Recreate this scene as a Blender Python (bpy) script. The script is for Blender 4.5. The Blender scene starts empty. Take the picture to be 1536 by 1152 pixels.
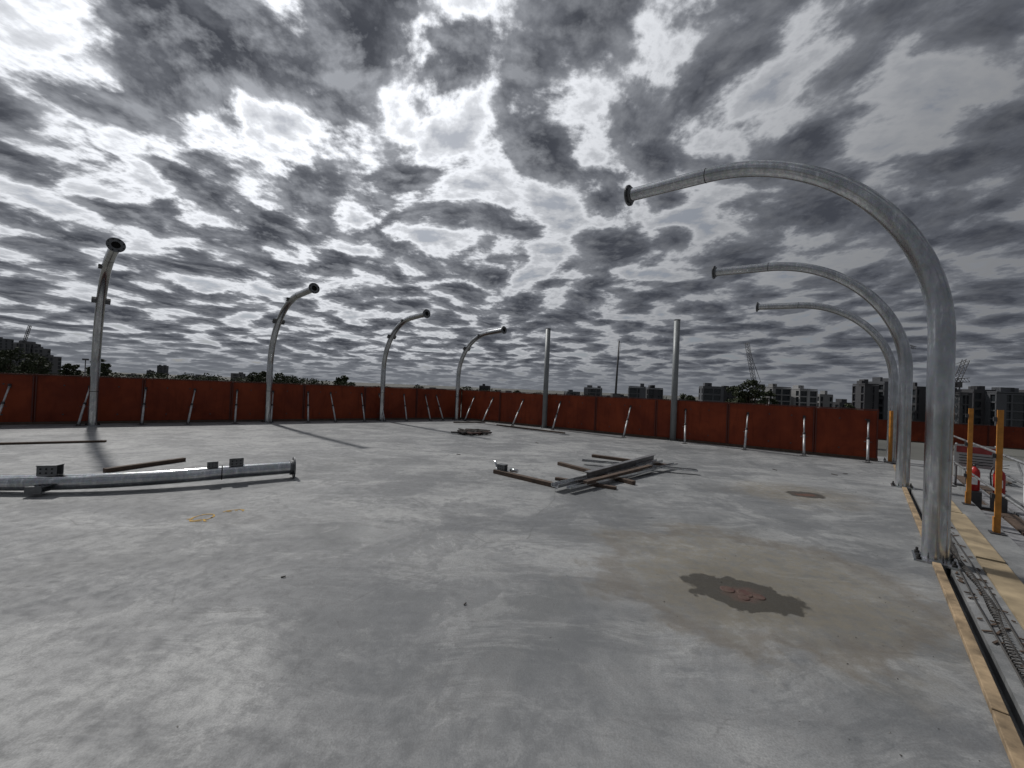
import bpy, math, random, bmesh
from mathutils import Matrix, Vector
random.seed(7)
scene=bpy.context.scene
R=math.radians

# ---------------------------------------------------------------- node helpers
class NT:
    def __init__(s,nt): s.nt=nt; s.n=nt.nodes; s.l=nt.links
    def node(s,t,**kw):
        n=s.n.new(t)
        for k,v in kw.items(): setattr(n,k,v)
        return n
    def set(s,sock,v):
        if isinstance(v,bpy.types.NodeSocket): s.l.new(v,sock)
        elif v is not None: sock.default_value=v
    def math(s,op,a,b=None,c=None,clamp=False):
        n=s.node('ShaderNodeMath',operation=op,use_clamp=clamp)
        s.set(n.inputs[0],a)
        if b is not None: s.set(n.inputs[1],b)
        if c is not None: s.set(n.inputs[2],c)
        return n.outputs[0]
    def vmath(s,op,a,b=None,scale=None):
        n=s.node('ShaderNodeVectorMath',operation=op)
        s.set(n.inputs[0],a)
        if b is not None: s.set(n.inputs[1],b)
        if scale is not None: s.set(n.inputs['Scale'],scale)
        return n.outputs['Value'] if op in('DOT_PRODUCT','LENGTH','DISTANCE') else n.outputs[0]
    def noise(s,v,scale,detail=4,rough=.5,dist=0.0,dims='2D'):
        n=s.node('ShaderNodeTexNoise',noise_dimensions=dims)
        s.set(n.inputs['Vector'],v)
        n.inputs['Scale'].default_value=scale; n.inputs['Detail'].default_value=detail
        n.inputs['Roughness'].default_value=rough; n.inputs['Distortion'].default_value=dist
        return n
    def mr(s,v,a,b,c=0.0,d=1.0,smooth=False):
        n=s.node('ShaderNodeMapRange'); 
        if smooth: n.interpolation_type='SMOOTHSTEP'
        s.set(n.inputs[0],v)
        for i,x in zip((1,2,3,4),(a,b,c,d)): s.set(n.inputs[i],x)
        return n.outputs[0]
    def mix(s,f,a,b,bt='MIX'):
        n=s.node('ShaderNodeMix',data_type='RGBA',blend_type=bt)
        s.set(n.inputs['Factor'],f)
        for nm,x in (('A',a),('B',b)):
            sock=[i for i in n.inputs if i.name==nm and i.type=='RGBA'][0]
            if isinstance(x,tuple) and len(x)==3: x=(*x,1)
            s.set(sock,x)
        return [o for o in n.outputs if o.type=='RGBA'][0]
    def ramp(s,f,stops,interp='LINEAR'):
        n=s.node('ShaderNodeValToRGB'); s.set(n.inputs[0],f)
        cr=n.color_ramp; cr.interpolation=interp
        while len(cr.elements)<len(stops): cr.elements.new(.5)
        for e,(p,c) in zip(cr.elements,stops):
            e.position=p; e.color=(*c,1) if len(c)==3 else c
        return n.outputs[0]

def newmat(name):
    m=bpy.data.materials.new(name); m.use_nodes=True
    t=NT(m.node_tree); b=m.node_tree.nodes['Principled BSDF']
    return m,t,b

def simple(name,col,rough=.6,metal=0.0,var=.25,scale=6.0,bump=0.0,col2=None,stretch=None):
    m,t,b=newmat(name)
    tc=t.node('ShaderNodeTexCoord').outputs['Object']
    if stretch: tc=t.vmath('MULTIPLY',tc,stretch)
    n=t.noise(tc,scale,4,.6,dims='3D')
    f=t.mr(n.outputs[0],.3,.7)
    c1=tuple(x*(1-var) for x in col); c2=col2 or tuple(min(1,x*(1+var)) for x in col)
    t.l.new(t.mix(f,c1,c2),b.inputs['Base Color'])
    b.inputs['Metallic'].default_value=metal
    t.l.new(t.mr(n.outputs[0],.3,.7,max(rough-.1,.05),min(rough+.1,1)),b.inputs['Roughness'])
    if bump:
        n2=t.noise(tc,scale*3.1,3,.6,dims='3D')
        bp=t.node('ShaderNodeBump'); bp.inputs['Strength'].default_value=bump; bp.inputs['Distance'].default_value=.01
        t.l.new(n2.outputs[0],bp.inputs['Height']); t.l.new(bp.outputs[0],b.inputs['Normal'])
    return m

# ---------------------------------------------------------------- mesh builder
class MB:
    def __init__(s): s.v=[]; s.f=[]; s.m=[]; s.sm=[]
    def add(s,vs,fs,mi=0,smooth=False):
        o=len(s.v); s.v.extend([tuple(v) for v in vs])
        for f in fs: s.f.append(tuple(i+o for i in f)); s.m.append(mi); s.sm.append(smooth)
    def box(s,c,size,rot=None,mi=0):
        hx,hy,hz=[d/2 for d in size]; c=Vector(c)
        vs=[Vector((x,y,z)) for x in(-hx,hx) for y in(-hy,hy) for z in(-hz,hz)]
        if rot is not None: vs=[rot@v for v in vs]
        vs=[v+c for v in vs]
        s.add(vs,[(0,1,3,2),(4,6,7,5),(0,4,5,1),(2,3,7,6),(0,2,6,4),(1,5,7,3)],mi)
    def beam(s,p,q,w,h,mi=0,up=Vector((0,0,1))):
        p=Vector(p);q=Vector(q);d=(q-p);L=d.length;d.normalize()
        if abs(d.dot(up))>.98: up=Vector((1,0,0))
        side=d.cross(up).normalized(); u=side.cross(d).normalized()
        M=Matrix((side,d,u)).transposed()
        s.box((p+q)/2,(w,L,h),M,mi)
    def tube(s,pts,r,seg=20,mi=0,caps=True,smooth=True):
        pts=[Vector(p) for p in pts]; n=len(pts)
        rs=r if isinstance(r,(list,tuple)) else [r]*n
        tan=[]
        for i in range(n):
            a=pts[max(i-1,0)];b=pts[min(i+1,n-1)]; tan.append((b-a).normalized())
        ref=Vector((0,0,1)) if abs(tan[0].z)<.9 else Vector((1,0,0))
        nrm=(ref-tan[0]*ref.dot(tan[0])).normalized()
        vs=[]
        for i in range(n):
            if i: 
                nrm=(nrm-tan[i]*nrm.dot(tan[i])).normalized()
            bi=tan[i].cross(nrm)
            for k in range(seg):
                a=2*math.pi*k/seg
                vs.append(pts[i]+(nrm*math.cos(a)+bi*math.sin(a))*rs[i])
        fs=[]
        for i in range(n-1):
            for k in range(seg):
                k2=(k+1)%seg
                fs.append((i*seg+k,i*seg+k2,(i+1)*seg+k2,(i+1)*seg+k))
        s.add(vs,fs,mi,smooth)
        if caps:
            o=len(s.v)-len(vs)
            s.f.append(tuple(o+k for k in range(seg))[::-1]); s.m.append(mi); s.sm.append(False)
            s.f.append(tuple(o+(n-1)*seg+k for k in range(seg))); s.m.append(mi); s.sm.append(False)
    def cyl(s,p,q,r,seg=16,mi=0,r2=None,caps=True): s.tube([p,q],[r,r if r2 is None else r2],seg,mi,caps)
    def prism(s,poly,z0,z1,mi=0):
        n=len(poly)
        vs=[(x,y,z0) for x,y in poly]+[(x,y,z1) for x,y in poly]
        fs=[tuple(range(n))[::-1],tuple(range(n,2*n))]
        fs+=[(i,(i+1)%n,n+(i+1)%n,n+i) for i in range(n)]
        s.add(vs,fs,mi)
    def ring(s,c,ax,ri,ro,th,seg=32,mi=0):
        c=Vector(c);ax=Vector(ax).normalized()
        ref=Vector((0,0,1)) if abs(ax.z)<.9 else Vector((1,0,0))
        u=(ref-ax*ref.dot(ax)).normalized();w=ax.cross(u)
        vs=[]
        for (r,h) in ((ri,-th/2),(ro,-th/2),(ro,th/2),(ri,th/2)):
            for k in range(seg):
                a=2*math.pi*k/seg; vs.append(c+(u*math.cos(a)+w*math.sin(a))*r+ax*h)
        fs=[]
        for j in range(4):
            j2=(j+1)%4
            for k in range(seg):
                k2=(k+1)%seg; fs.append((j*seg+k,j*seg+k2,j2*seg+k2,j2*seg+k))
        s.add(vs,fs,mi)
        return u,w
    def obj(s,name,mats,parent=None,loc=None):
        me=bpy.data.meshes.new(name); me.from_pydata(s.v,[],s.f); 
        for m in mats: me.materials.append(m)
        me.polygons.foreach_set('material_index',s.m)
        me.polygons.foreach_set('use_smooth',s.sm)
        me.update()
        bm=bmesh.new(); bm.from_mesh(me); bmesh.ops.recalc_face_normals(bm,faces=bm.faces); bm.to_mesh(me); bm.free()
        o=bpy.data.objects.new(name,me); scene.collection.objects.link(o)
        if parent: o.parent=parent
        return o
def empty(name):
    o=bpy.data.objects.new(name,None); scene.collection.objects.link(o); return o

# ---------------------------------------------------------------- materials
def galv_mat(name='galvanised_steel',k=.90,metal=.95):
    m,t,b=newmat(name)
    tc=t.node('ShaderNodeTexCoord').outputs['Object']
    v=t.node('ShaderNodeTexVoronoi'); v.inputs['Scale'].default_value=40; t.l.new(tc,v.inputs['Vector'])
    n=t.noise(tc,2.2,4,.6,.4,dims='3D'); n2=t.noise(t.vmath('MULTIPLY',tc,(1,1,.16)),22,4,.62,dims='3D')
    f=t.math('ADD',t.math('MULTIPLY',n.outputs[0],.55),t.math('MULTIPLY',n2.outputs[0],.45))
    c=t.ramp(f,[(.36,(.40*k,.415*k,.43*k)),(.5,(.54*k,.555*k,.57*k)),(.62,(.72*k,.73*k,.74*k))])
    c=t.mix(.10,c,v.outputs['Color'],'SOFT_LIGHT')
    scr=t.mr(n2.outputs[0],.61,.66,0,.5)
    c=t.mix(scr,c,(.82,.83,.84))
    t.l.new(c,b.inputs['Base Color']); b.inputs['Metallic'].default_value=metal
    t.l.new(t.mr(f,.38,.62,.25,.13),b.inputs['Roughness'])
    bp=t.node('ShaderNodeBump'); bp.inputs['Strength'].default_value=.05; bp.inputs['Distance'].default_value=.01
    t.l.new(n2.outputs[0],bp.inputs['Height']); t.l.new(bp.outputs[0],b.inputs['Normal'])
    return m
GALV=galv_mat()
POSTM=simple('grey_primed_steel',(.22,.235,.24),.5,.3,.15,2)
DARKSTEEL=simple('dark_steel',(.07,.07,.075),.5,.5)
FLANGE=simple('flange_steel',(.16,.165,.17),.5,.7,.3,14)
HOLE_BLACK=simple('hole_shade_black',(.01,.01,.01),.9)  # near-black; solid discs paint the shade inside bolt holes and pipe ends
GALV2=simple('pale_zinc_tube',(.48,.49,.50),.45,.35,.25,12)
TUBE=simple('scaffold_tube_steel',(.22,.225,.23),.5,.5,.3,8)
TIMBER_D=simple('weathered_timber',(.085,.058,.042),.8,0,.45,9,.3)
TIMBER_Y=simple('formwork_timber',(.28,.205,.125),.8,0,.5,7,.3)
ORANGE=simple('orange_paint',(.48,.20,.03),.5,0,.25,9)
RED=simple('red_paint',(.40,.02,.02),.35,0,.1)
WHITE=simple('white_paint',(.75,.75,.75),.5,0,.08)
LEAF=simple('foliage',(.035,.05,.022),.8,0,.5,.6,col2=(.06,.075,.032))
BARK=simple('bark',(.08,.06,.045),.9,0,.3)

def concrete(name,main=True):
    m,t,b=newmat(name)
    tc=t.node('ShaderNodeTexCoord').outputs['Object']
    mid=t.noise(tc,1.0,7,.68,.6).outputs[0]
    big=t.noise(t.vmath('MULTIPLY',tc,(.7,1.2,1)),.45,4,.6,.8).outputs[0]
    fine=t.noise(tc,9,6,.76,.2).outputs[0]
    grain=t.noise(tc,95,2,.7).outputs[0]
    f=t.math('ADD',t.math('MULTIPLY',big,.40),t.math('ADD',t.math('MULTIPLY',mid,.36),t.math('MULTIPLY',fine,.24)))
    c=t.ramp(f,[(.40,(.155,.162,.165)),(.47,(.23,.237,.241)),(.53,(.30,.306,.308)),(.60,(.385,.39,.388))])
    warp0=t.vmath('SCALE',t.vmath('SUBTRACT',t.noise(tc,.55,2,.5).outputs['Color'],(.5,.5,.5)),scale=.6)
    wq=t.vmath('ADD',tc,warp0)
    def streak(rot,sx,sy,off,lo,hi):
        n=t.node('ShaderNodeMapping'); t.l.new(wq,n.inputs[0]); n.inputs['Rotation'].default_value=(0,0,R(rot)); n.inputs['Scale'].default_value=(sx,sy,1); n.inputs['Location'].default_value=(off,off*.7,0)
        return t.mr(t.noise(n.outputs[0],1.0,7,.76,.1).outputs[0],lo,hi)
    if main:
        # trowel machine passes: bands of arc marks, broken up by wear
        for (cx,cy,r0,w_,k,th) in ((-2.9,4.2,.75,.5,.55,.47),(-1.2,2.6,.95,.5,.6,.46),(.7,3.9,.9,.45,.5,.47),(.9,2.0,.8,.4,.55,.46),(-4.6,3.0,.9,.5,.55,.47),(-.2,6.4,1.3,.6,.45,.48),(-5.2,6.8,1.5,.7,.45,.48),(4.0,5.4,1.1,.5,.35,.48),(3.3,9.6,1.6,.8,.4,.48)):
            d=t.vmath('DISTANCE',wq,(cx,cy,0))
            d=t.math('ADD',d,t.math('MULTIPLY',t.math('SUBTRACT',fine,.5),.10))
            band=t.math('MULTIPLY',t.mr(d,r0-w_*.25,r0,0,1,True),t.mr(d,r0+w_*.1,r0+w_,1,0,True))
            s2=t.mr(t.math('SINE',t.math('MULTIPLY',d,46.0)),-.6,.9,.45,1)
            msk=t.mr(mid,th,th+.07)
            c=t.mix(t.math('MULTIPLY',t.math('MULTIPLY',band,s2),t.math('MULTIPLY',msk,k)),c,(.12,.127,.133))
            rim=t.math('MULTIPLY',t.mr(d,r0+w_*.95,r0+w_*1.05,0,1),t.mr(d,r0+w_*1.05,r0+w_*1.35,1,0))
            c=t.mix(t.math('MULTIPLY',t.math('MULTIPLY',rim,t.mr(big,.4,.55)),.28),c,(.42,.425,.42))
        c=t.mix(t.math('MULTIPLY',streak(25,.45,2.2,3,.53,.62),.36),c,(.45,.455,.45))
        c=t.mix(t.math('MULTIPLY',streak(-38,.5,1.9,9,.53,.60),.48),c,(.12,.127,.135))
        c=t.mix(t.math('MULTIPLY',streak(70,.6,3.4,17,.55,.61),.32),c,(.135,.14,.145))
    wl=t.mr(t.noise(wq,.7,8,.74,.2).outputs[0],.53,.59)
    c=t.mix(t.math('MULTIPLY',wl,.34),c,(.42,.425,.42))
    dk=t.mr(t.noise(t.vmath('ADD',wq,(13,4,2)),.62,8,.72,.2).outputs[0],.52,.56)
    c=t.mix(t.math('MULTIPLY',dk,.48),c,(.125,.132,.141))
    c=t.mix(t.mr(fine,.44,.64,.0,.42),c,(.13,.132,.135))
    c=t.mix(t.mr(grain,.35,.7,0,.32),c,(.07,.07,.07))
    rough=t.mr(fine,.3,.7,.48,.78)
    if main:
        vo=t.node('ShaderNodeTexVoronoi',feature='DISTANCE_TO_EDGE',voronoi_dimensions='2D'); vo.inputs['Scale'].default_value=.42; t.l.new(t.vmath('ADD',tc,warp0),vo.inputs['Vector'])
        ck=t.math('MULTIPLY',t.mr(vo.outputs['Distance'],.0,.005,1,0),t.mr(mid,.5,.56))
        c=t.mix(t.math('MULTIPLY',ck,.45),c,(.08,.08,.08))
        warp=t.vmath('SCALE',t.vmath('SUBTRACT',t.noise(tc,1.6,4,.62).outputs['Color'],(.5,.5,.5)),scale=1.1)
        wp=t.vmath('ADD',tc,warp)
        warp2=t.vmath('SCALE',t.vmath('SUBTRACT',t.noise(tc,5,4,.6).outputs['Color'],(.5,.5,.5)),scale=.32)
        wp2=t.vmath('ADD',tc,warp2)
        def blob(vec,cx,cy,rx,ry,e0,e1,rot=0.0):
            n=t.node('ShaderNodeMapping',vector_type='TEXTURE'); t.l.new(vec,n.inputs[0])
            n.inputs['Location'].default_value=(cx,cy,0); n.inputs['Rotation'].default_value=(0,0,rot); n.inputs['Scale'].default_value=(rx,ry,100)
            d=t.vmath('LENGTH',n.outputs[0]); return t.mr(d,e0,e1,1,0,True)
        def mask(c,f,k,col): return t.mix(t.math('MULTIPLY',f,k),c,col)
        st=blob(wp,2.35,3.7,1.6,1.35,.4,1.2)
        spot=t.mr(fine,.36,.6,.4,1)
        c=mask(c,t.math('MULTIPLY',st,spot),.64,(.205,.178,.125))
        ed=t.math('MULTIPLY',blob(wp,2.3,3.7,1.45,1.15,.95,1.1),t.math('SUBTRACT',1,blob(wp,2.3,3.7,1.45,1.15,.78,.95)))
        c=mask(c,ed,.45,(.12,.10,.075))
        halo=blob(wp,2.15,3.4,.95,.6,.5,1.15)
        c=mask(c,halo,.35,(.13,.115,.085))
        st2=blob(wp,5.2,7.0,1.4,1.0,.3,1.15)
        c=mask(c,t.math('MULTIPLY',st2,spot),.6,(.20,.17,.12))
        pud=blob(wp2,2.06,3.36,.48,.31,.90,1.0,R(-25))
        pud2=blob(wp2,5.36,6.95,.36,.25,.8,1.0)
        pd=t.math('MAXIMUM',pud,pud2)
        c=mask(c,pd,.93,(.045,.040,.030))
        rust=blob(wp2,5.36,6.95,.24,.14,.5,1.1)
        c=mask(c,rust,.6,(.15,.055,.03))
        rust2=blob(wp2,2.08,3.34,.2,.11,.3,1.1)
        c=mask(c,rust2,.45,(.13,.06,.045))
        p3=blob(wp2,-3.3,4.6,.6,.35,.5,1.1)
        c=mask(c,p3,.35,(.14,.14,.14))
        for (x_,y_,rx,ry,ro,k) in ((-.7,2.5,.3,1.3,20,.5),(.3,2.3,.28,.9,-30,.6),(-3.0,3.0,.9,.35,15,.45),(-1.9,5.6,1.2,.35,-20,.4),(3.4,1.9,.5,.3,0,.25),(-.2,4.8,1.5,.3,8,.35),(-4.5,3.6,.8,.3,-10,.4)):
            c=mask(c,t.math('MULTIPLY',blob(wp,x_,y_,rx,ry,.5,1.1,R(ro)),t.mr(fine,.35,.55,.4,1)),k,(.12,.127,.135))
        rough=t.math('SUBTRACT',rough,t.math('MULTIPLY',pd,.22))
    t.l.new(c,b.inputs['Base Color']); t.l.new(rough,b.inputs['Roughness'])
    bp=t.node('ShaderNodeBump'); bp.inputs['Strength'].default_value=.45; bp.inputs['Distance'].default_value=.01
    h=t.math('ADD',t.math('MULTIPLY',fine,.7),t.math('ADD',t.math('MULTIPLY',grain,.16),t.math('MULTIPLY',mid,.6)))
    t.l.new(h,bp.inputs['Height']); t.l.new(bp.outputs[0],b.inputs['Normal'])
    return m
CONC=concrete('slab_concrete'); CONC2=concrete('edge_concrete',False)

def wallmat():
    m,t,b=newmat('red_formply')
    tc=t.node('ShaderNodeTexCoord').outputs['Object']
    n=t.noise(tc,.8,4,.65,.5,dims='3D').outputs[0]; st=t.noise(t.vmath('MULTIPLY',tc,(3,3,.35)),2.5,4,.65,dims='3D').outputs[0]
    c=t.mix(t.mr(n,.35,.65),(.15,.026,.011),(.26,.050,.018))
    c=t.mix(t.mr(st,.52,.70,0,.4),c,(.085,.02,.012))
    t.l.new(c,b.inputs['Base Color']); t.l.new(t.mr(st,.3,.7,.45,.7),b.inputs['Roughness'])
    b.inputs['Specular IOR Level'].default_value=.2
    return m
WALL=wallmat()

# ---------------------------------------------------------------- ground
g=MB(); g.add([(-6000,-6000,-12),(6000,-6000,-12),(6000,6000,-12),(-6000,6000,-12)],[(0,1,2,3)])
g.obj('ground',[simple('suburban_ground',(.10,.10,.09),.9,0,.4,.02)])

# edge frame
P7=Vector((4.72,4.24,0)); A=Vector((.68,.733,0)).normalized(); B=Vector((A.y,-A.x,0))
UP=Vector((0,0,1))
def E(a,b,z=0): 
    p=P7+A*a+B*b; return Vector((p.x,p.y,z))
def xy(v): return (v.x,v.y)
CN=Vector((-2.6,19.9,0)); RE=Vector((10.9,11.4,0)); 
dl=Vector((-12.3,-8.65,0)).normalized(); nl=Vector((-dl.y,dl.x,0)); 
if nl.dot(Vector((0,-1,0)))<0: nl=-nl
dr=(RE-CN).normalized(); nr=Vector((-dr.y,dr.x,0))
if nr.dot(Vector((0,-1,0)))<0: nr=-nr
LE=CN+dl*22
s=MB(); s.prism([xy(E(-13,.035)),xy(E(11.0,.035)),(11.0,12.6),(-2.6,20.6),xy(LE-nl*.5),(-26,-3)],-.3,0)
s.obj('concrete_roof_slab',[CONC])
s=MB(); s.prism([xy(E(-13,.10)),xy(E(-13,.84)),xy(E(11,.84)),xy(E(11,.10))],-.3,-.004)
s.prism([xy(E(-13,.036)),xy(E(-13,.099)),xy(E(11,.099)),xy(E(11,.036))],-.3,-.12)
s.obj('concrete_edge_beam',[CONC2])
s=MB(); s.prism([xy(E(-12.5,.4)),xy(E(10.5,.4)),(10.6,12.2),(-2.6,20.1),xy(LE),(-25,-2)],-12,-.301)
for z in (-3.5,-6.7,-9.9): s.prism([xy(E(-12.8,.7)),xy(E(10.8,.7)),(10.9,12.5),(-2.6,20.4),xy(LE-nl*.3),(-25.5,-2.5)],z-.25,z)
s.obj('building_storeys',[CONC2])

# ---------------------------------------------------------------- red perimeter walls
def wall(p,d,n,L,name):
    w=MB(); x=0; k=0
    while x<L-.01:
        l=min(2.4,L-x)
        jog=random.uniform(-.008,.008); tl=random.uniform(-.006,.01)
        a=p+d*(x+.006)+n*jog; b=p+d*(x+l-.006)+n*(jog+random.uniform(-.004,.004))
        w.beam(a+UP*(.78+tl),b+UP*(.78+tl),.04,1.40,0)
        for q in (.03,l-.03):
            c=p+d*(x+q)+n*.036
            w.beam(c+UP*.1,c+UP*1.46,.03,.012,1,up=n)
        for q in (.6,1.2,1.8):
            for zz in (.3,1.2):
                if q<l: 
                    c=p+d*(x+q)+n*.026+UP*zz; w.cyl(c,c+n*.012,.022,8,2)
        x+=l;k+=1
    w.beam(p-n*.045+UP*.75,p+d*L-n*.045+UP*.75,.02,1.42,1)
    w.beam(p+UP*1.505,p+d*L+UP*1.505,.07,.03,1)
    w.beam(p+n*.01+UP*.04,p+d*L+n*.01+UP*.04,.10,.076,3)
    return w.obj(name,[WALL,simple('red_frame',(.09,.019,.012),.6),DARKSTEEL,TIMBER_D])
wall(CN,dl,nl,22,'red_perimeter_wall')
wall(CN+dr*.06,dr,nr,(RE-CN).length-.06,'red_perimeter_wall')

def prop(foot,n,name='wall_brace',dist=.72,z=1.15,lean=0.0):
    w=MB(); f=Vector((foot.x,foot.y,0)); side=Vector((-n.y,n.x,0))
    top=f-n*(dist-.05)+side*lean+UP*z
    d=(top-f).normalized(); a=f+UP*.05
    mid=a+(top-a)*.55
    w.cyl(a,mid,.030,12,0); w.cyl(mid,top,.021,12,0); w.cyl(mid-d*.03,mid+d*.03,.04,12,1)
    w.box(f+UP*.006,(.16,.16,.012),None,1)
    for sg in (-1,1): w.beam(f+side*.035*sg+UP*.012,f+side*.035*sg+UP*.09,.05,.008,1,up=side)
    w.cyl(f-side*.05+UP*.055,f+side*.05+UP*.055,.01,8,1)
    w.box(top,(.05,.05,.12),None,1)
    w.cyl(mid+side*.09-d*.1,mid-side*.09-d*.1,.008,6,1)
    return w.obj(name,[GALV2,DARKSTEEL])
for i,sv in enumerate((1.3,1.95,3.1,4.1,4.95,6.1,7.1,8.35,9.45,10.75,11.9,13.3,14.9,16.5)):
    prop(CN+dl*sv+nl*.72,nl,lean=random.uniform(-.12,.12))
for sv in (.9,1.96,3.65,5.65,8.65,10.8,12.6,14.15,15.6):
    prop(CN+dr*sv+nr*.72,nr,lean=random.uniform(-.12,.12))

# ---------------------------------------------------------------- arched pipes
def bracket(w,c,up,along,side,sz=.16,gap=.05,cap=True):
    for sg in (-1,1):
        p=c+side*(gap*sg)
        M=Matrix((along,side,up)).transposed()
        w.box(p+up*sz*.5,(sz*1.7,.012,sz),M,2)
        for k in (-1,0,1):
            for j in (.3,.72):
                q=p+along*(k*sz*.5)+up*(sz*j)+side*(.0065*sg)
                w.cyl(q,q+side*.003*sg,.09*sz,8,1)
    if cap:
        M=Matrix((along,side,up)).transposed()
        w.box(c+up*(sz+.007),(sz*1.7,gap*2+.03,.012),M,2)
def flange(w,c,ax,r=.175):
    w.ring(c,ax,.085,r,.024,36,2)
    ax=Vector(ax).normalized()
    ref=Vector((0,0,1)); u=(ref-ax*ref.dot(ax)).normalized(); v=ax.cross(u)
    w.ring(c-ax*.035,ax,.10,.125,.05,28,2)
    w.cyl(c-ax*.05,c-ax*.045,.1,24,1)
    for k in range(8):
        a=2*math.pi*(k+.5)/8; q=c+(u*math.cos(a)+v*math.sin(a))*(r*.82)+ax*.0125
        w.cyl(q-ax*.001,q+ax*.001,.016,10,1)
        q=q-ax*.026; w.cyl(q-ax*.001,q+ax*.001,.016,10,1)
def arch_pole(base,end,zend,brk=False,r=.106):
    base=Vector((*base,0)); end=Vector((*end,0)); h=end-base; t=h.length; h.normalize()
    k=t/3.71; Rr=2.65*k; up=UP; side=h.cross(up)
    z0=zend-Rr*math.sin(R(86))-1.25*k*math.sin(R(4))
    pts=[base+up*.02,base+up*(z0*.5),base+up*(z0-.01)]
    n=40
    for i in range(1,n+1):
        a=R(86)*i/n; pts.append(base+h*(Rr*(1-math.cos(a)))+up*(z0+Rr*math.sin(a)))
    ed=(h*math.cos(R(4))+up*math.sin(R(4)))
    j=pts[-1]; e=j+ed*1.25*k; pts.append(j+ed*.6*k); pts.append(e)
    w=MB(); w.tube(pts,r,36,0,caps=False)
    w.ring(base+up*z0,up,r-.002,r+.004,.014,36,0)
    w.ring(j,ed,r-.002,r+.003,.010,36,1)
    flange(w,e+ed*.012,ed)
    w.box(base+up*.01,(.34,.34,.02),Matrix((h,side,up)).transposed(),0)
    for sx in(-1,1):
        for sy in(-1,1):
            q=base+h*.13*sx+side*.13*sy; w.cyl(q+up*.02,q+up*.075,.012,8,1); w.cyl(q+up*.02,q+up*.04,.022,6,1)
    if brk:
        a=R(42); p=base+h*(Rr*(1-math.cos(a)))+up*(z0+Rr*math.sin(a))
        tg=h*math.sin(a)+up*math.cos(a); nm=h*math.cos(a)-up*math.sin(a)
        bracket(w,p+side*(r-.01),side,tg,nm,.10,.03,False); bracket(w,p-side*(r-.01),-side,tg,nm,.10,.03,False)
        p=base+up*(z0*.55); w.ring(p,up,r-.002,r+.004,.016,36,1)
        a=R(72); p=base+h*(Rr*(1-math.cos(a)))+up*(z0+Rr*math.sin(a)); tg=h*math.sin(a)+up*math.cos(a)
        bracket(w,p+side*(r-.01),side,tg,up,.07,.03,False)
    return w.obj('arched_steel_post',[GALV,HOLE_BLACK,FLANGE])
arch_pole((4.72,4.24),(1.96,6.82),5.22)
arch_pole((8.14,7.96),(5.42,10.5),5.10)
arch_pole((11.35,11.45),(8.76,13.87),5.0)
arch_pole((-12.9,11.9),(-9.87,9.42),4.8,True)
arch_pole((-9.3,14.75),(-6.63,12.6),4.7,True)
arch_pole((-5.77,17.2),(-3.5,15.2),4.5,True)
arch_pole((-2.69,19.15),(-.47,17.2),4.28,True)
for (x,y,hh) in ((1.50,17.0,4.4),(6.05,14.3,4.5)):
    w=MB(); w.cyl((x,y,.02),(x,y,hh),.108,32,0); w.box((x,y,.01),(.34,.34,.02),None,0)
    w.ring((x,y,hh-.01),(0,0,1),.09,.116,.03,32,0)
    w.cyl((x,y,hh+.001),(x,y,hh+.003),.1,24,1)
    for sx in(-.13,.13):
        for sy in(-.13,.13): w.cyl((x+sx,y+sy,.02),(x+sx,y+sy,.07),.014,8,1)
    w.obj('straight_steel_post',[POSTM,HOLE_BLACK])

# lying pipe
w=MB(); z=.175; hd=R(216); p=Vector((-3.72,6.66,z)); d=Vector((math.cos(hd),math.sin(hd),0))
pts=[p,p+d*.6,p+d*1.1]; rn=Vector((math.sin(hd),-math.cos(hd),0)); RR=4.2; cc=pts[-1]+rn*RR
zf=lambda k: z-(z-.11)*k
for i in range(1,25):
    a=hd-R(50)*i/24; rn2=Vector((math.sin(a),-math.cos(a),0)); q=cc-rn2*RR; q.z=zf(i/24); pts.append(q)
w.tube(pts,.106,36,0,caps=False); flange(w,p-d*.012,-d,.178); w.ring(p+d*.98,d,.104,.111,.014,36,1); w.ring(pts[-1],pts[-1]-pts[-2],.09,.112,.02,32,1)
sd=Vector((-d.y,d.x,0))
bracket(w,p+d*.80+UP*.1,UP,d,sd,.11,.045); bracket(w,p+d*1.10+UP*.1+sd*.02,UP,d,sd,.08,.035)
q=pts[14]; tg=(pts[15]-pts[13]).normalized(); sd=Vector((-tg.y,tg.x,0))
bracket(w,q+UP*.1,UP,tg,sd,.13) 
sdn=sd if sd.y<0 else -sd
bracket(w,q+sdn*.1-UP*.05,sdn,tg,UP,.11,.03)
w.obj('arched_steel_pipe',[GALV,HOLE_BLACK,FLANGE])

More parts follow.
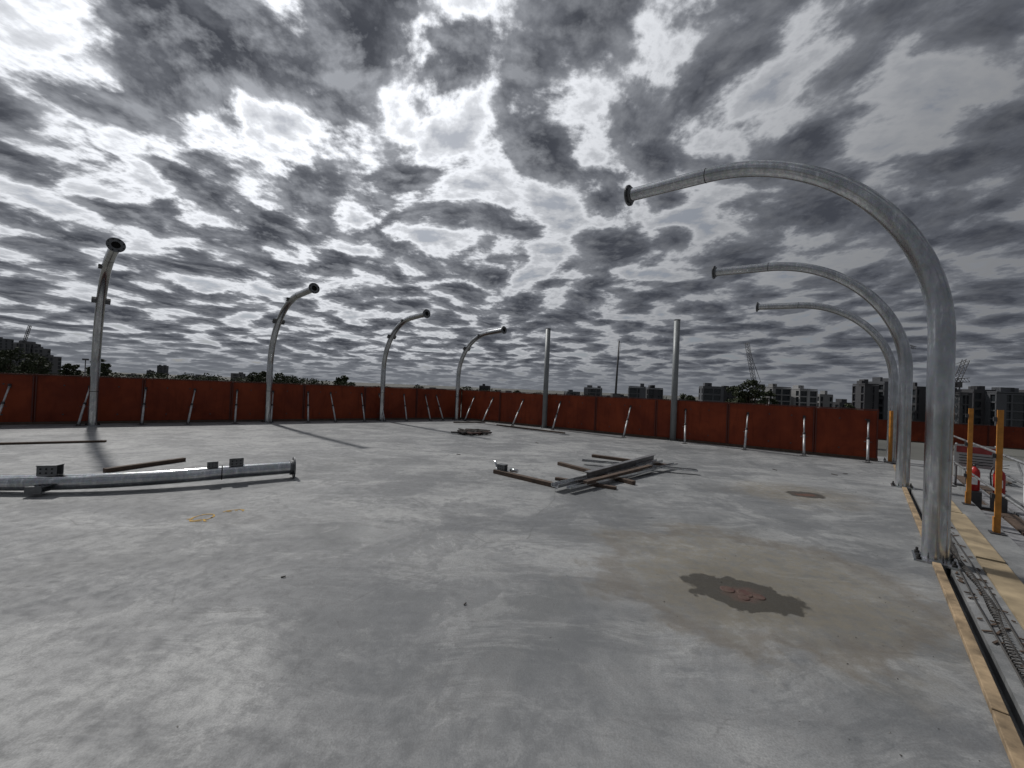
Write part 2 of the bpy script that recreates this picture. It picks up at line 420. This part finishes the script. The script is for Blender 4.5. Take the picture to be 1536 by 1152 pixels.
# ---------------------------------------------------------------- timbers & steel
def plank(p,q,wd,h,z=0,mat=TIMBER_D,name='timber_plank',z2=None):
    w=MB(); z2=z if z2 is None else z2
    w.beam((p[0],p[1],z+h/2+.001),(q[0],q[1],z2+h/2+.001),wd,h)
    o=w.obj(name,[mat]); bv=o.modifiers.new('b','BEVEL'); bv.width=.004; bv.segments=1; return o
plank((-11.6,8.1),(-9.65,9.22),.09,.045)
plank((-6.75,6.45),(-6.35,7.55),.10,.07)
plank((-.27,7.66),(.83,6.72),.10,.075)
plank((1.14,8.76),(2.34,7.15),.10,.07)
plank((2.16,10.0),(3.75,9.0),.10,.07)
plank((.9,7.3),(1.9,6.75),.08,.05)
plank((-.6,17.2),(2.15,15.1),.08,.05)
plank((-2.6,17.6),(-1.2,18.3),.08,.05)
def channel(p,q,w_,h,th,name,z,mat=GALV,z2=None):
    o=MB(); p=Vector((*p,z));q=Vector((*q,z if z2 is None else z2)); d=(q-p).normalized(); sd=Vector((-d.y,d.x,0)).normalized()
    o.beam(p+UP*th/2,q+UP*th/2,w_,th)
    for sg in(-1,1): o.beam(p+sd*sg*(w_/2-th/2)+UP*(th+h/2),q+sd*sg*(w_/2-th/2)+UP*(th+h/2),th,h)
    return o.obj(name,[mat])
channel((.78,6.42),(3.62,9.25),.15,.05,.008,'steel_channel',.08)
channel((1.0,6.36),(3.9,9.0),.09,.03,.006,'steel_channel',.08)
o=MB(); p=Vector((1.42,6.98,.10));q=Vector((3.50,9.32,.10)); d=(q-p).normalized()
o.beam(p,q,.10,.01); o.beam(p+UP*.135,q+UP*.135,.10,.01); o.beam(p+UP*.0675,q+UP*.0675,.01,.12)
o.obj('steel_beam',[simple('rolled_steel',(.20,.20,.205),.45,.6,.3,6)])
channel((1.7,8.95),(4.08,8.32),.12,.03,.006,'steel_channel',.075)
plank((1.34,6.66),(3.1,8.42),.10,.06,.09,TIMBER_D)
o=MB(); c=Vector((-.12,7.60,.08)); 
bracket(o,c,UP,Vector((.8,-.6,0)),Vector((.6,.8,0)),.10); o.box(c+Vector((.0,.0,-.003)),(.3,.12,.006),Matrix.Rotation(-.6,3,'Z'),0)
o.cyl(c+Vector((-.1,.02,.03)),c+Vector((-.16,.1,.16)),.02,10,0); o.cyl(c+Vector((.16,-.12,.03)),c+Vector((.3,-.2,.03)),.035,12,0)
o.obj('steel_bracket',[GALV,HOLE_BLACK,FLANGE])

o=MB(); 
for i in range(90):
    a=random.uniform(0,math.pi); L=random.uniform(.12,.55); cx=-1.35+random.uniform(-.5,.5); cy=14.1+random.uniform(-.7,.7)
    zz=random.uniform(.01,.06); dd=Vector((math.cos(a),math.sin(a),random.uniform(-.05,.05)))*L/2; c=Vector((cx,cy,zz+.02))
    o.beam(c-dd,c+dd,random.uniform(.04,.12),random.uniform(.02,.04),random.choice((0,0,0,0,1)))
o.obj('dark_opening_offcuts',[simple('near_black_timber',(.022,.018,.015),.9),simple('rusty_steel',(.06,.025,.018),.85)])  # pile stands in for a dark slab opening, its darkness put into the colour

o=MB()
for (x,y,r) in ((1.98,3.42,.06),(2.10,3.36,.065),(2.19,3.31,.05),(2.05,3.29,.045)):
    o.tube([(x,y,-.05),(x,y,.002),(x,y,.006)],[r,r,r*.85],24,0)
o.obj('pipe_caps',[simple('muddy_red_cap',(.17,.06,.05),.75,0,.6,14,.4,col2=(.10,.07,.055))])

o=MB()
def stroke(pts,wd):
    vs=[];fs=[]
    for i,pp in enumerate(pts):
        a=Vector(pts[max(i-1,0)]);b=Vector(pts[min(i+1,len(pts)-1)]); dd=(b-a).normalized(); nn=Vector((-dd.y,dd.x))*wd*random.uniform(.25,.65)
        vs+= [(pp[0]+nn.x,pp[1]+nn.y,.004),(pp[0]-nn.x,pp[1]-nn.y,.004)]
    for i in range(len(pts)-1):
        if random.random()<.12: continue
        fs.append((2*i,2*i+1,2*i+3,2*i+2))
    o.add(vs,fs)
cx,cy=-3.62,4.6
stroke([(cx+.1*math.cos(a/4)*(1),cy+.13*math.sin(a/4)) for a in range(27)],.022)
stroke([(cx-.12+.02*a,cy-.08+.03*math.sin(a*.9)) for a in range(14)],.02)
stroke([(cx+.18+.1*math.cos(a/4),cy+.28+.06*math.sin(a/3)) for a in range(24)],.018)
o.obj('marking_paint',[simple('orange_marker_paint',(.48,.29,.05),.8,0,.4,30)])

# crumbs and scraps
o=MB()
for i in range(230):
    u=random.random()
    if u<.5: x=random.uniform(-9,9);y=random.uniform(1.2,16)
    elif u<.75: x=random.gauss(2.3,1.0);y=random.gauss(2.9,.9)
    else: 
        q=E(random.uniform(-4,8),random.uniform(-.9,-.1)); x,y=q.x,q.y
    if (Vector((x,y,0))-P7).dot(B)>-.06 or y<1: continue
    r=random.uniform(.002,.006)*(1+max(0,y-4)*.12)
    vs=[Vector((random.gauss(0,1),random.gauss(0,1),random.gauss(0,.6))).normalized()*r for _ in range(6)]
    vs=[(x+v.x*random.uniform(.7,1.8),y+v.y,max(0.001,v.z+r*.5)) for v in vs]
    o.add(vs,[(0,1,2),(0,2,3),(0,3,4),(1,2,5),(2,3,5),(3,4,5),(0,1,4),(1,4,5)],random.choice((0,0,1)))
for (x,y,s_) in ((-1.9,3.3,.035),(-.3,3.0,.025),(2.9,1.9,.03),(.9,12.1,.12),(6.4,9.2,.1),(-1.2,9.5,.1),(7.6,8.9,.12),(7.9,9.1,.1)):
    a=random.uniform(0,3); o.beam((x,y,.006),(x+s_*math.cos(a),y+s_*math.sin(a),.012),s_*.3,.008,0)
o.obj('debris',[simple('dark_crumbs',(.07,.065,.06),.9),simple('grey_crumbs',(.25,.24,.22),.9)])

# ---------------------------------------------------------------- slab edge details
for a0,a1 in ((-8,-2.9),(-2.88,-.2),(.22,2.4),(2.41,4.8),(5.25,8.6)):
    plank(xy(E(a0,-.005)),xy(E(a1,-.005)),.065,.04,0,TIMBER_Y,'timber_kerb')
PLY=simple('plywood',(.31,.245,.155),.75,0,.4,3,.2)
for a0,a1,off in ((-6,-2.0,.455),(-1.98,.42,.445),(.5,3.0,.46),(3.05,5.5,.45)):
    w=MB(); w.beam(E(a0,off,.012),E(a1,off+.01,.012),.21,.022); w.obj('plywood_strip',[PLY])
w=MB()
pts=[]
th=0
for i in range(1300):
    a=-4+i*5.6/1300; k=.75+.25*math.sin(i*.031)
    th+=.55
    pts.append(E(a,.21+.026*k*math.cos(th)+.02*math.sin(i*.011),.026+.022*k*math.sin(th)))
w.tube(pts,.0045,5,0); w.tube([E(-4,.15,.01),E(-2.2,.165,.012),E(-1,.15,.012),E(.4,.16,.01),E(1.5,.145,.01)],.006,6,0)
w.tube([E(-4,.28,.01),E(-2,.265,.012),E(-.6,.285,.012),E(1.5,.27,.01)],.006,6,0)
for i in range(90):
    q=E(random.uniform(-4,3),random.uniform(.12,.32),.008); dd=Vector((random.gauss(0,1),random.gauss(0,1),.1)).normalized()*random.uniform(.01,.045)
    w.beam(q-dd,q+dd,.014,.008,1)
w.obj('coiled_reinforcing_wire',[simple('oxidised_wire',(.10,.095,.09),.6,.5),TIMBER_D])
gr=empty('edge_guard_rail')
for k,a in enumerate((-2.0,.03,2.08,4.13,6.2,8.3,10.2)):
    w=MB(); c=E(a,.75); M=Matrix((A,B,UP)).transposed()
    w.box(c+UP*.84,(.045,.055,1.68),M,0); w.box(c+UP*.006,(.16,.14,.012),M,1)
    for zz in (.5,1.05,1.55): w.box(c+UP*zz-B*.045,(.05,.03,.06),M,1)
    w.box(c+UP*.12-B*.034,(.08,.008,.2),M,0)
    o=w.obj('post_%d'%k,[ORANGE,DARKSTEEL],gr)
w=MB()
for zz in (.5,1.05): w.cyl(E(-2.3,.82,zz),E(10.4,.82,zz),.018,10)
w.obj('rails',[TUBE],gr)
sc=empty('scaffold')
w=MB()
for r_ in range(4):
    for k in range(8):
        a=-3+k*1.9+r_*.13; 
        if (k*3+r_)%7==5: continue
        w.beam(E(a,1.05+r_*.27,-.5),E(a+1.82,1.05+r_*.27,-.5),.23,.05,(k+r_)%3==0 and 1 or 0)
w.obj('deck',[simple('steel_deck',(.26,.26,.27),.6,.3,.4),TIMBER_D],sc)
w=MB()
for k in range(7):
    a=-2.5+k*2.2
    for bb in (.93,2.15):
        w.cyl(E(a,bb,-12),E(a,bb,.55 if bb>2 else -.3),.024,10)
    w.cyl(E(a,.9,-.56),E(a,2.25,-.56),.024,10)
for zz,bb in ((-.05,2.15),(.45,2.15),(-.57,2.15),(-.57,.93),(-2.5,2.15)): w.cyl(E(-3,bb,zz),E(12,bb,zz),.024,10)
for k in range(5):
    w.cyl(E(-2+k*2.4,2.17,-.55),E(-.2+k*2.4,2.17,.45),.02,8)
w.obj('tubes',[TUBE],sc)
s=MB(); s.prism([xy(E(-8,2.6)),xy(E(-8,30)),xy(E(26,30)),xy(E(26,2.6))],-12,-1.0)
s.obj('neighbouring_roof',[CONC2])
s=MB()
for k in range(14):
    p=E(1+k*1.2,3.0+ (k%4)*1.0,-.95); q=p+A*random.uniform(1.2,2.4)+B*random.uniform(-.5,.8)
    for j in range(3): s.beam(p+UP*.06*j+B*.1*j,q+UP*.06*j+B*.1*j,.09,.05,(j+k)%2)
s.obj('scaffold_boards_stack',[TUBE,TIMBER_D])
s=MB()
for k in range(12):
    p=E(5+k*1.5,6+(k%3)*3.2,-1.0); hh=random.uniform(.5,1.5); s.box(p+UP*(hh/2+.001),(random.uniform(.6,1.6),random.uniform(.6,1.4),hh),Matrix.Rotation(random.uniform(0,1),3,'Z'),k%2)
    s.box(p+UP*(hh+.03),(random.uniform(.5,1.2),.5,.05),Matrix.Rotation(random.uniform(0,1),3,'Z'),1-k%2)
s.obj('stacked_building_materials',[simple('grey_wrap',(.2,.2,.21),.6),TIMBER_D])
wall(Vector((26,29,-1.0)),Vector((.93,-.37,0)).normalized(),Vector((-.37,-.93,0)).normalized(),28,'red_perimeter_wall')
# sign and extinguishers
M=Matrix.Rotation(R(-48),3,'Z')
c=Vector((10.35,8.55,-.47))
w=MB(); 
for sx in(-.28,.28): w.cyl(c+M@Vector((sx,0,0)),c+M@Vector((sx,0,1.35)),.02,10,0)
w.box(c+M@Vector((0,-.03,1.08)),(.62,.02,.5),M,1); w.box(c+M@Vector((0,-.043,1.22)),(.56,.004,.14),M,2)
for k in range(4): w.box(c+M@Vector((0,-.043,1.09-k*.06)),(.48,.004,.015),M,3)
w.box(c+M@Vector((0,0,.01)),(.7,.35,.02),M,0)
w.obj('safety_sign',[TUBE,simple('sign_face',(.34,.34,.34),.5,0,.05),simple('sign_red',(.22,.03,.03),.6),HOLE_BLACK])
for sx in (-.02,.32):
    e=c+M@Vector((sx,-.22,.36)); w=MB()
    w.tube([e+UP*z_ for z_ in (0,.02,.40,.46,.50,.52)],[.07,.085,.085,.07,.035,.02],20,0)
    w.cyl(e+UP*.52,e+UP*.57,.02,10,1); w.beam(e+UP*.58+M@Vector((-.02,0,0)),e+UP*.62+M@Vector((.13,0,0)),.02,.012,1)
    w.beam(e+UP*.56,e+UP*.55+M@Vector((.12,0,0)),.02,.012,1)
    w.tube([e+UP*.54,e+UP*.56+M@Vector((-.09,0,0)),e+UP*.4+M@Vector((-.12,0,0)),e+UP*.15+M@Vector((-.105,0,0))],.012,8,1)
    w.box(e+UP*.22+M@Vector((0,-.08,0)),(.09,.012,.16),M,2)
    w.box(e-UP*.18,(.22,.22,.34),M,1)
    w.obj('fire_extinguisher',[RED,DARKSTEEL,WHITE])
w=MB(); w.box((11.02,11.15,.75),(.07,.05,1.5),None,0); w.box((11.1,10.9,.4),(.05,.05,.8),None,1); w.box((11.0,11.0,.02),(.3,.3,.04),None,1)
w.obj('orange_end_post',[ORANGE,DARKSTEEL])

# ---------------------------------------------------------------- skyline
FC={}
def cm(key,f):
    if key not in FC: FC[key]=f()
    return FC[key]
def building(name,bt,dist,width,depth,top,wallcol,glass=(.03,.035,.04),base=-12,floor=3.1,bay=4.0,style=0,rot=0.0):
    par=empty(name); c=Vector((bt*dist,dist,0)); H=top-base
    Mr=Matrix.Rotation(rot,3,'Z')
    wm=cm(wallcol,lambda:simple('facade',wallcol,.8,0,.15,.2)); gm=cm(glass,lambda:simple('glazing',glass,.3,0,.3,.5))
    b=MB(); b.box(c+Vector((0,0,base+H/2)),(width-.8,depth-.8,H),Mr); b.obj('windows',[gm],par)
    b=MB(); nf=max(2,int(H/floor))
    for k in range(nf+1):
        z_=base+H*k/nf; b.box(c+Vector((0,0,z_)),(width,depth,1.0 if style==0 else .5),Mr)
    nb=max(2,int(width/bay)); solid=random.choice((2,3,4)); ph=random.randint(0,3)
    for k in range(nb+1):
        x=-width/2+width*k/nb
        wd=.5 if ((k+ph)%solid) else random.choice((1.6,2.6,3.4))
        x=max(-width/2+wd/2,min(width/2-wd/2,x))
        for sy in(-1,1): b.box(c+Mr@Vector((x,sy*(depth/2-.22),base+H/2)),(wd,.4,H),Mr)
    for sx in(-1,1): b.box(c+Mr@Vector((sx*(width/2-.22),0,base+H/2)),(.4,depth*.45,H),Mr)
    b.obj('walls',[wm],par)
    b=MB(); b.box(c+Mr@Vector((0,0,top+.7)),(width*.98,depth*.98,.5),Mr)
    for _ in range(random.choice((1,2,2))):
        b.box(c+Mr@Vector((width*random.uniform(-.33,.33),0,top+1.6)),(width*random.uniform(.12,.3),depth*.4,random.uniform(1.2,2.6)),Mr)
    b.obj('roof',[wm],par)
F=577.0
def bt(u): return (u-768)*.999/F
def mk(name,u0,u1,vt,dist,col,**k):
    uc=(u0+u1)/2; hv=582+.042*(uc-768)
    building(name,bt(uc),dist,(u1-u0)*dist/F*.95,min(18,max(8,(u1-u0)*dist/F*.5)),1.7+(hv-vt-4)*dist/F,col,rot=random.uniform(-.25,.25),**k)
G1=(.10,.105,.115);G2=(.14,.14,.145);G3=(.23,.23,.23);G4=(.06,.06,.065);G5=(.38,.38,.38)
mk('office_tower',-12,10,505,420,G1); mk('apartment_building',26,50,512,330,G2,style=1); mk('apartment_building',48,66,520,332,G2); mk('apartment_building',64,84,532,335,G2)
mk('office_tower',221,228,552,900,G1); mk('office_tower',237,249,545,800,G1); mk('apartment_building',193,207,558,700,G2)
mk('apartment_building',292,319,561,520,G2); mk('apartment_building',348,365,557,480,G2); mk('apartment_building',468,490,573,600,G2)
mk('apartment_building',640,668,580,600,G2); mk('apartment_building',720,735,576,350,G4); mk('warehouse',738,770,586,330,G2)
mk('apartment_building',848,869,585,300,G1); mk('apartment_building',876,904,579,300,G2,style=1); mk('warehouse',905,945,591,350,G4)
mk('apartment_building',943,968,578,230,G1,style=1); mk('apartment_building',969,992,580,235,G4,style=1)
mk('apartment_building',1052,1082,578,220,G1); mk('apartment_building',1080,1100,581,225,G4)
mk('apartment_building',1150,1180,579,200,G3,style=1); mk('apartment_building',1186,1220,582,200,G5,style=1); mk('apartment_building',1222,1242,590,205,G3)
mk('apartment_building',1289,1308,575,170,G4,style=1,glass=(.02,.02,.025)); mk('apartment_building',1308,1340,572,172,G1); mk('apartment_building',1362,1378,579,172,G4)
mk('apartment_building',1418,1442,588,150,G4,style=1); mk('apartment_building',1446,1478,584,155,G4); mk('apartment_building',1482,1545,588,150,G1,style=1); mk('apartment_building',1546,1640,586,150,G4)
mk('warehouse',1000,1050,598,300,G2); mk('warehouse',1244,1286,602,220,G4)

def leafcloud(mb,c,rx,rz,n,ls):
    for _ in range(n):
        while True:
            v=Vector((random.uniform(-1,1),random.uniform(-1,1),random.uniform(-1,1)))
            if v.length<=1: break
        p=Vector((c[0]+v.x*rx,c[1]+v.y*rx,c[2]+v.z*rz))
        a=Vector((random.gauss(0,1),random.gauss(0,1),random.gauss(0,1))).normalized()
        b_=a.orthogonal().normalized(); c_=a.cross(b_); s_=ls*random.uniform(.5,1.2)
        mb.add([p+b_*s_,p+c_*s_*.7,p-b_*s_,p-c_*s_*.7],[(0,1,2,3)],0)
def tree(bt_,dist,h,rad,n=34,base=-12):
    x=bt_*dist;y=dist; mb=MB(); tr=MB()
    tr.tube([(x,y,base),(x+.2,y,base+h*.3),(x,y+.2,base+h*.6)],[rad*.09,rad*.065,rad*.03],8,1)
    for i in range(n):
        a=random.uniform(0,2*math.pi); rr=rad*math.sqrt(random.random())*.85; hz=random.uniform(.35,.95)
        lim=math.sqrt(max(.05,1-((hz-.55)/.45)**2)) 
        c=(x+math.cos(a)*rr*lim,y+math.sin(a)*rr*lim,base+h*hz)
        if i%4==0: tr.tube([(x,y,base+h*random.uniform(.25,.5)),((x+c[0])/2,(y+c[1])/2,base+h*(hz-.1)),c],[rad*.035,rad*.02,rad*.008],5,1)
        leafcloud(mb,c,rad*random.uniform(.16,.3),rad*random.uniform(.12,.22),70,dist*.0022+.1)
    o=len(mb.v); mb.v+=tr.v; mb.f+=[tuple(i+o for i in f) for f in tr.f]; mb.m+=tr.m; mb.sm+=tr.sm
    return mb.obj('tree',[LEAF,BARK])
def tk(u,vt,dist,wpx,n=34):
    hv=582+.042*(u-768); tree(bt(u),dist,13.7+(hv-vt)*dist/F,wpx/2*dist/F,n)
tk(12,522,150,60,44); tk(50,530,140,50,44); tk(148,536,150,34); tk(105,545,200,26); tk(-40,520,150,70)
tk(425,560,180,58,44); tk(390,558,190,48); tk(515,563,190,34); tk(488,575,200,24); tk(690,583,220,24)
tk(1128,568,130,50,52); tk(1105,578,135,44); tk(1152,584,140,34); tk(1272,603,120,34); tk(1030,590,180,34); tk(775,586,220,26)
mb=MB()
x=-620
while x<620:
    y=300+random.uniform(-40,60); h=random.uniform(8.5,14.5)+ (2.5 if x<-120 else 0)
    for k in range(9): leafcloud(mb,(x+random.uniform(-5,5),y+random.uniform(-4,4),-12+h*random.uniform(.35,.85)),3.5,h*.13,26,.8)
    x+=random.uniform(3.5,7)
mb.obj('distant_trees',[LEAF])

def lattice(w,p,q,wd,n,r=.12):
    p=Vector(p);q=Vector(q);d=(q-p).normalized(); ref=Vector((0,1,0)) if abs(d.y)<.9 else Vector((1,0,0))
    u=d.cross(ref).normalized();v=d.cross(u)
    cs=[(u*a+v*b)*wd/2 for a,b in((-1,-1),(1,-1),(1,1),(-1,1))]
    for c in cs: w.cyl(p+c,q+c,r,5)
    for i in range(n):
        a=p+(q-p)*i/n;b=p+(q-p)*(i+1)/n
        for k in range(4): 
            w.cyl(a+cs[k],b+cs[(k+1)%4],r*.6,4)
def PT(u,v,dist):
    dx=u-768;dy=v-576; x_=dx*.999+dy*.042; y_=-dx*.042+dy*.999-6
    return Vector((x_/F*dist,dist,1.7-y_/F*dist))
CR=simple('crane_steel',(.10,.10,.105),.6,.2)
w=MB(); lattice(w,(PT(922,598,150).x,150,-12),PT(923,590,150),1.2,8); w.tube([PT(923,598,150),PT(929,511,150)],[.45,.28],8); w.cyl(PT(924,575,150),PT(932,512,150),.06,5); w.box(PT(923,596,150),(3,3,3))
w.obj('mobile_crane',[CR])
w=MB(); b0=PT(1133,582,180); lattice(w,(b0.x,180,-12),b0,1.8,10,.16); lattice(w,b0,PT(1121,514,180),1.3,16,.10)
w.cyl(PT(1121,514,180),PT(1141,572,180),.09,4); w.cyl(PT(1141,572,180),b0,.2,5); w.cyl(PT(1131,545,180),PT(1141,572,180),.07,4); w.box(PT(1140,580,180),(3.2,2.4,2.2)); w.box(PT(1132,584,180),(2.4,2,2.4))
w.obj('luffing_crane',[CR])
w=MB(); b0=PT(1432,580,120); lattice(w,(b0.x,120,-12),b0,1.6,8,.14); lattice(w,b0,PT(1450,540,120),1.1,9,.1); lattice(w,PT(1420,572,120),PT(1452,570,120),1.2,7,.1)
w.cyl(PT(1450,540,120),PT(1430,548,120),.07,4); w.cyl(PT(1430,548,120),b0,.15,5); w.cyl(PT(1430,548,120),PT(1420,572,120),.1,5); w.box(PT(1422,577,120),(2.6,2,1.6)); w.box(PT(1436,577,120),(1.6,1.6,1.8))
w.obj('luffing_crane',[CR])
w=MB(); b0=PT(1418,520,160); lattice(w,(b0.x,160,-12),b0,1.4,14,.13); lattice(w,b0,PT(1427,460,160),1.1,12,.12); w.cyl(PT(1427,460,160),PT(1412,505,160),.08,4); w.cyl(PT(1412,505,160),b0,.15,5)
w.obj('luffing_crane',[CR])
w=MB(); b0=PT(36,512,330); lattice(w,(b0.x,330,-12),b0,2,12,.2); lattice(w,b0,PT(44,488,330),1.3,9,.18); w.box(PT(34,513,330),(5,2,2))
w.obj('luffing_crane',[CR])
w=MB(); b0=PT(1356,512,200); lattice(w,(b0.x,200,-12),b0,1.6,14,.13); lattice(w,PT(1350,514,200),PT(1374,522,200),1.1,8,.1)
w.obj('tower_crane',[CR])
w=MB(); w.tube([(PT(128,560,90).x,90,-12),PT(128,540,90)],[.16,.09],8); w.box(PT(128,539,90),(1.3,.3,.4)); w.obj('light_mast',[CR])

# ---------------------------------------------------------------- world
SUN_AZ=R(-47); SUN_EL=R(50)
sdir=Vector((math.sin(SUN_AZ)*math.cos(SUN_EL),math.cos(SUN_AZ)*math.cos(SUN_EL),math.sin(SUN_EL)))
gdir=Vector((math.sin(R(-38))*math.cos(R(47)),math.cos(R(-38))*math.cos(R(47)),math.sin(R(47))))
wd=bpy.data.worlds.new('World'); scene.world=wd; wd.use_nodes=True
t=NT(wd.node_tree); 
for n in list(t.n): t.n.remove(n)
out=t.node('ShaderNodeOutputWorld')
sky=t.node('ShaderNodeTexSky'); sky.sky_type='NISHITA'; sky.sun_disc=False; sky.sun_elevation=SUN_EL; sky.sun_rotation=SUN_AZ
bg1=t.node('ShaderNodeBackground'); t.l.new(sky.outputs[0],bg1.inputs[0]); bg1.inputs[1].default_value=.05
gen=t.node('ShaderNodeTexCoord').outputs['Generated']
dirn=t.vmath('NORMALIZE',gen)
sp=t.node('ShaderNodeSeparateXYZ'); t.l.new(dirn,sp.inputs[0])
zc=t.math('ADD',t.math('MAXIMUM',sp.outputs[2],0.0),.13)
cx=t.node('ShaderNodeCombineXYZ'); t.l.new(t.math('DIVIDE',sp.outputs[0],zc),cx.inputs[0]); t.l.new(t.math('DIVIDE',sp.outputs[1],zc),cx.inputs[1])
P=t.vmath('ADD',cx.outputs[0],(9.4,6.3,0))
w1=t.vmath('SCALE',t.vmath('SUBTRACT',t.noise(P,1.3,1,.5).outputs['Color'],(.5,.5,.5)),scale=.25)
Pw=t.vmath('ADD',P,w1)
SC=3.1
nA=t.noise(Pw,SC,9,.60,0).outputs[0]
vor=t.node('ShaderNodeTexVoronoi',feature='SMOOTH_F1',voronoi_dimensions='2D'); vor.inputs['Scale'].default_value=4.0; vor.inputs['Smoothness'].default_value=.45
rg=t.vmath('SCALE',t.vmath('SUBTRACT',t.noise(P,6,4,.65).outputs['Color'],(.5,.5,.5)),scale=.17)
t.l.new(t.vmath('ADD',Pw,rg),vor.inputs['Vector'])
big=t.noise(P,.7,2,.5).outputs[0]
D=t.math('ADD',t.math('ADD',nA,t.math('MULTIPLY',t.math('SUBTRACT',.38,vor.outputs['Distance']),.38)),t.math('MULTIPLY',t.math('SUBTRACT',big,.5),.18))
off=(math.sin(SUN_AZ)*.05,math.cos(SUN_AZ)*.05,0)
nB=t.noise(t.vmath('ADD',Pw,off),SC,6,.60,0).outputs[0]
edge=t.mr(t.math('SUBTRACT',nA,nB),-.02,.14,0,1)
dot=t.math('MAXIMUM',t.vmath('DOT_PRODUCT',dirn,tuple(gdir)),0.0)
g_=t.math('POWER',dot,2.6)
Dn=t.math('ADD',D,t.math('SUBTRACT',.045,t.math('MULTIPLY',g_,.020)))
core=t.ramp(Dn,[(.44,(.215,.228,.255)),(.51,(.135,.144,.166)),(.59,(.085,.092,.110)),(.70,(.050,.055,.069))],'EASE')
lit=t.math('MULTIPLY',edge,t.math('ADD',.30,t.math('MULTIPLY',g_,.40)))
litv=t.math('ADD',.19,t.math('MULTIPLY',g_,.34))
lc=t.node('ShaderNodeCombineColor')
for i,k in enumerate((.95,.99,1.07)): t.l.new(t.math('MULTIPLY',litv,k),lc.inputs[i])
core=t.mix(lit,core,lc.outputs[0])
thin=t.ramp(Dn,[(.25,(.36,)*3),(.35,(.55,)*3),(.40,(.95,)*3),(.43,(.85,)*3),(.47,(.34,)*3),(.525,(0,)*3)],'B_SPLINE')
bright=t.math('ADD',.20,t.math('MULTIPLY',g_,1.20))
bc=t.node('ShaderNodeCombineColor'); 
for i,k in enumerate((.965,.99,1.04)): t.l.new(t.math('MULTIPLY',bright,k),bc.inputs[i])
col=t.mix(thin,core,bc.outputs[0])
hz=t.mr(sp.outputs[2],.0,.09,1,0,True)
col=t.mix(t.math('MULTIPLY',hz,.8),col,(.165,.177,.20))
bg2=t.node('ShaderNodeBackground'); t.l.new(col,bg2.inputs[0]); bg2.inputs[1].default_value=1.0
mx=t.node('ShaderNodeMixShader')
cov=t.mr(D,.20,.28,0.75,1.0,True)
cov=t.math('MAXIMUM',cov,hz)
t.l.new(cov,mx.inputs[0]); t.l.new(bg1.outputs[0],mx.inputs[1]); t.l.new(bg2.outputs[0],mx.inputs[2])
t.l.new(mx.outputs[0],out.inputs[0])
wd.cycles.sampling_method='MANUAL'; wd.cycles.sample_map_resolution=256

L=bpy.data.lights.new('sun','SUN'); L.energy=2.3; L.angle=R(2.0); L.color=(1,.97,.93)
lo=bpy.data.objects.new('sun',L); scene.collection.objects.link(lo); lo.rotation_euler=(-sdir).to_track_quat('-Z','Y').to_euler()

# ---------------------------------------------------------------- camera
cam=bpy.data.cameras.new('camera'); co=bpy.data.objects.new('camera',cam); scene.collection.objects.link(co)
cam.sensor_width=36; cam.lens=13.52; cam.clip_end=12000; cam.clip_start=.05
co.matrix_world=Matrix.Translation((0,0,1.7))@Matrix.Rotation(R(90.6),4,'X')@Matrix.Rotation(R(2.4),4,'Z')
scene.camera=co
scene.view_settings.view_transform='Standard'; scene.view_settings.look='None'; scene.view_settings.exposure=0
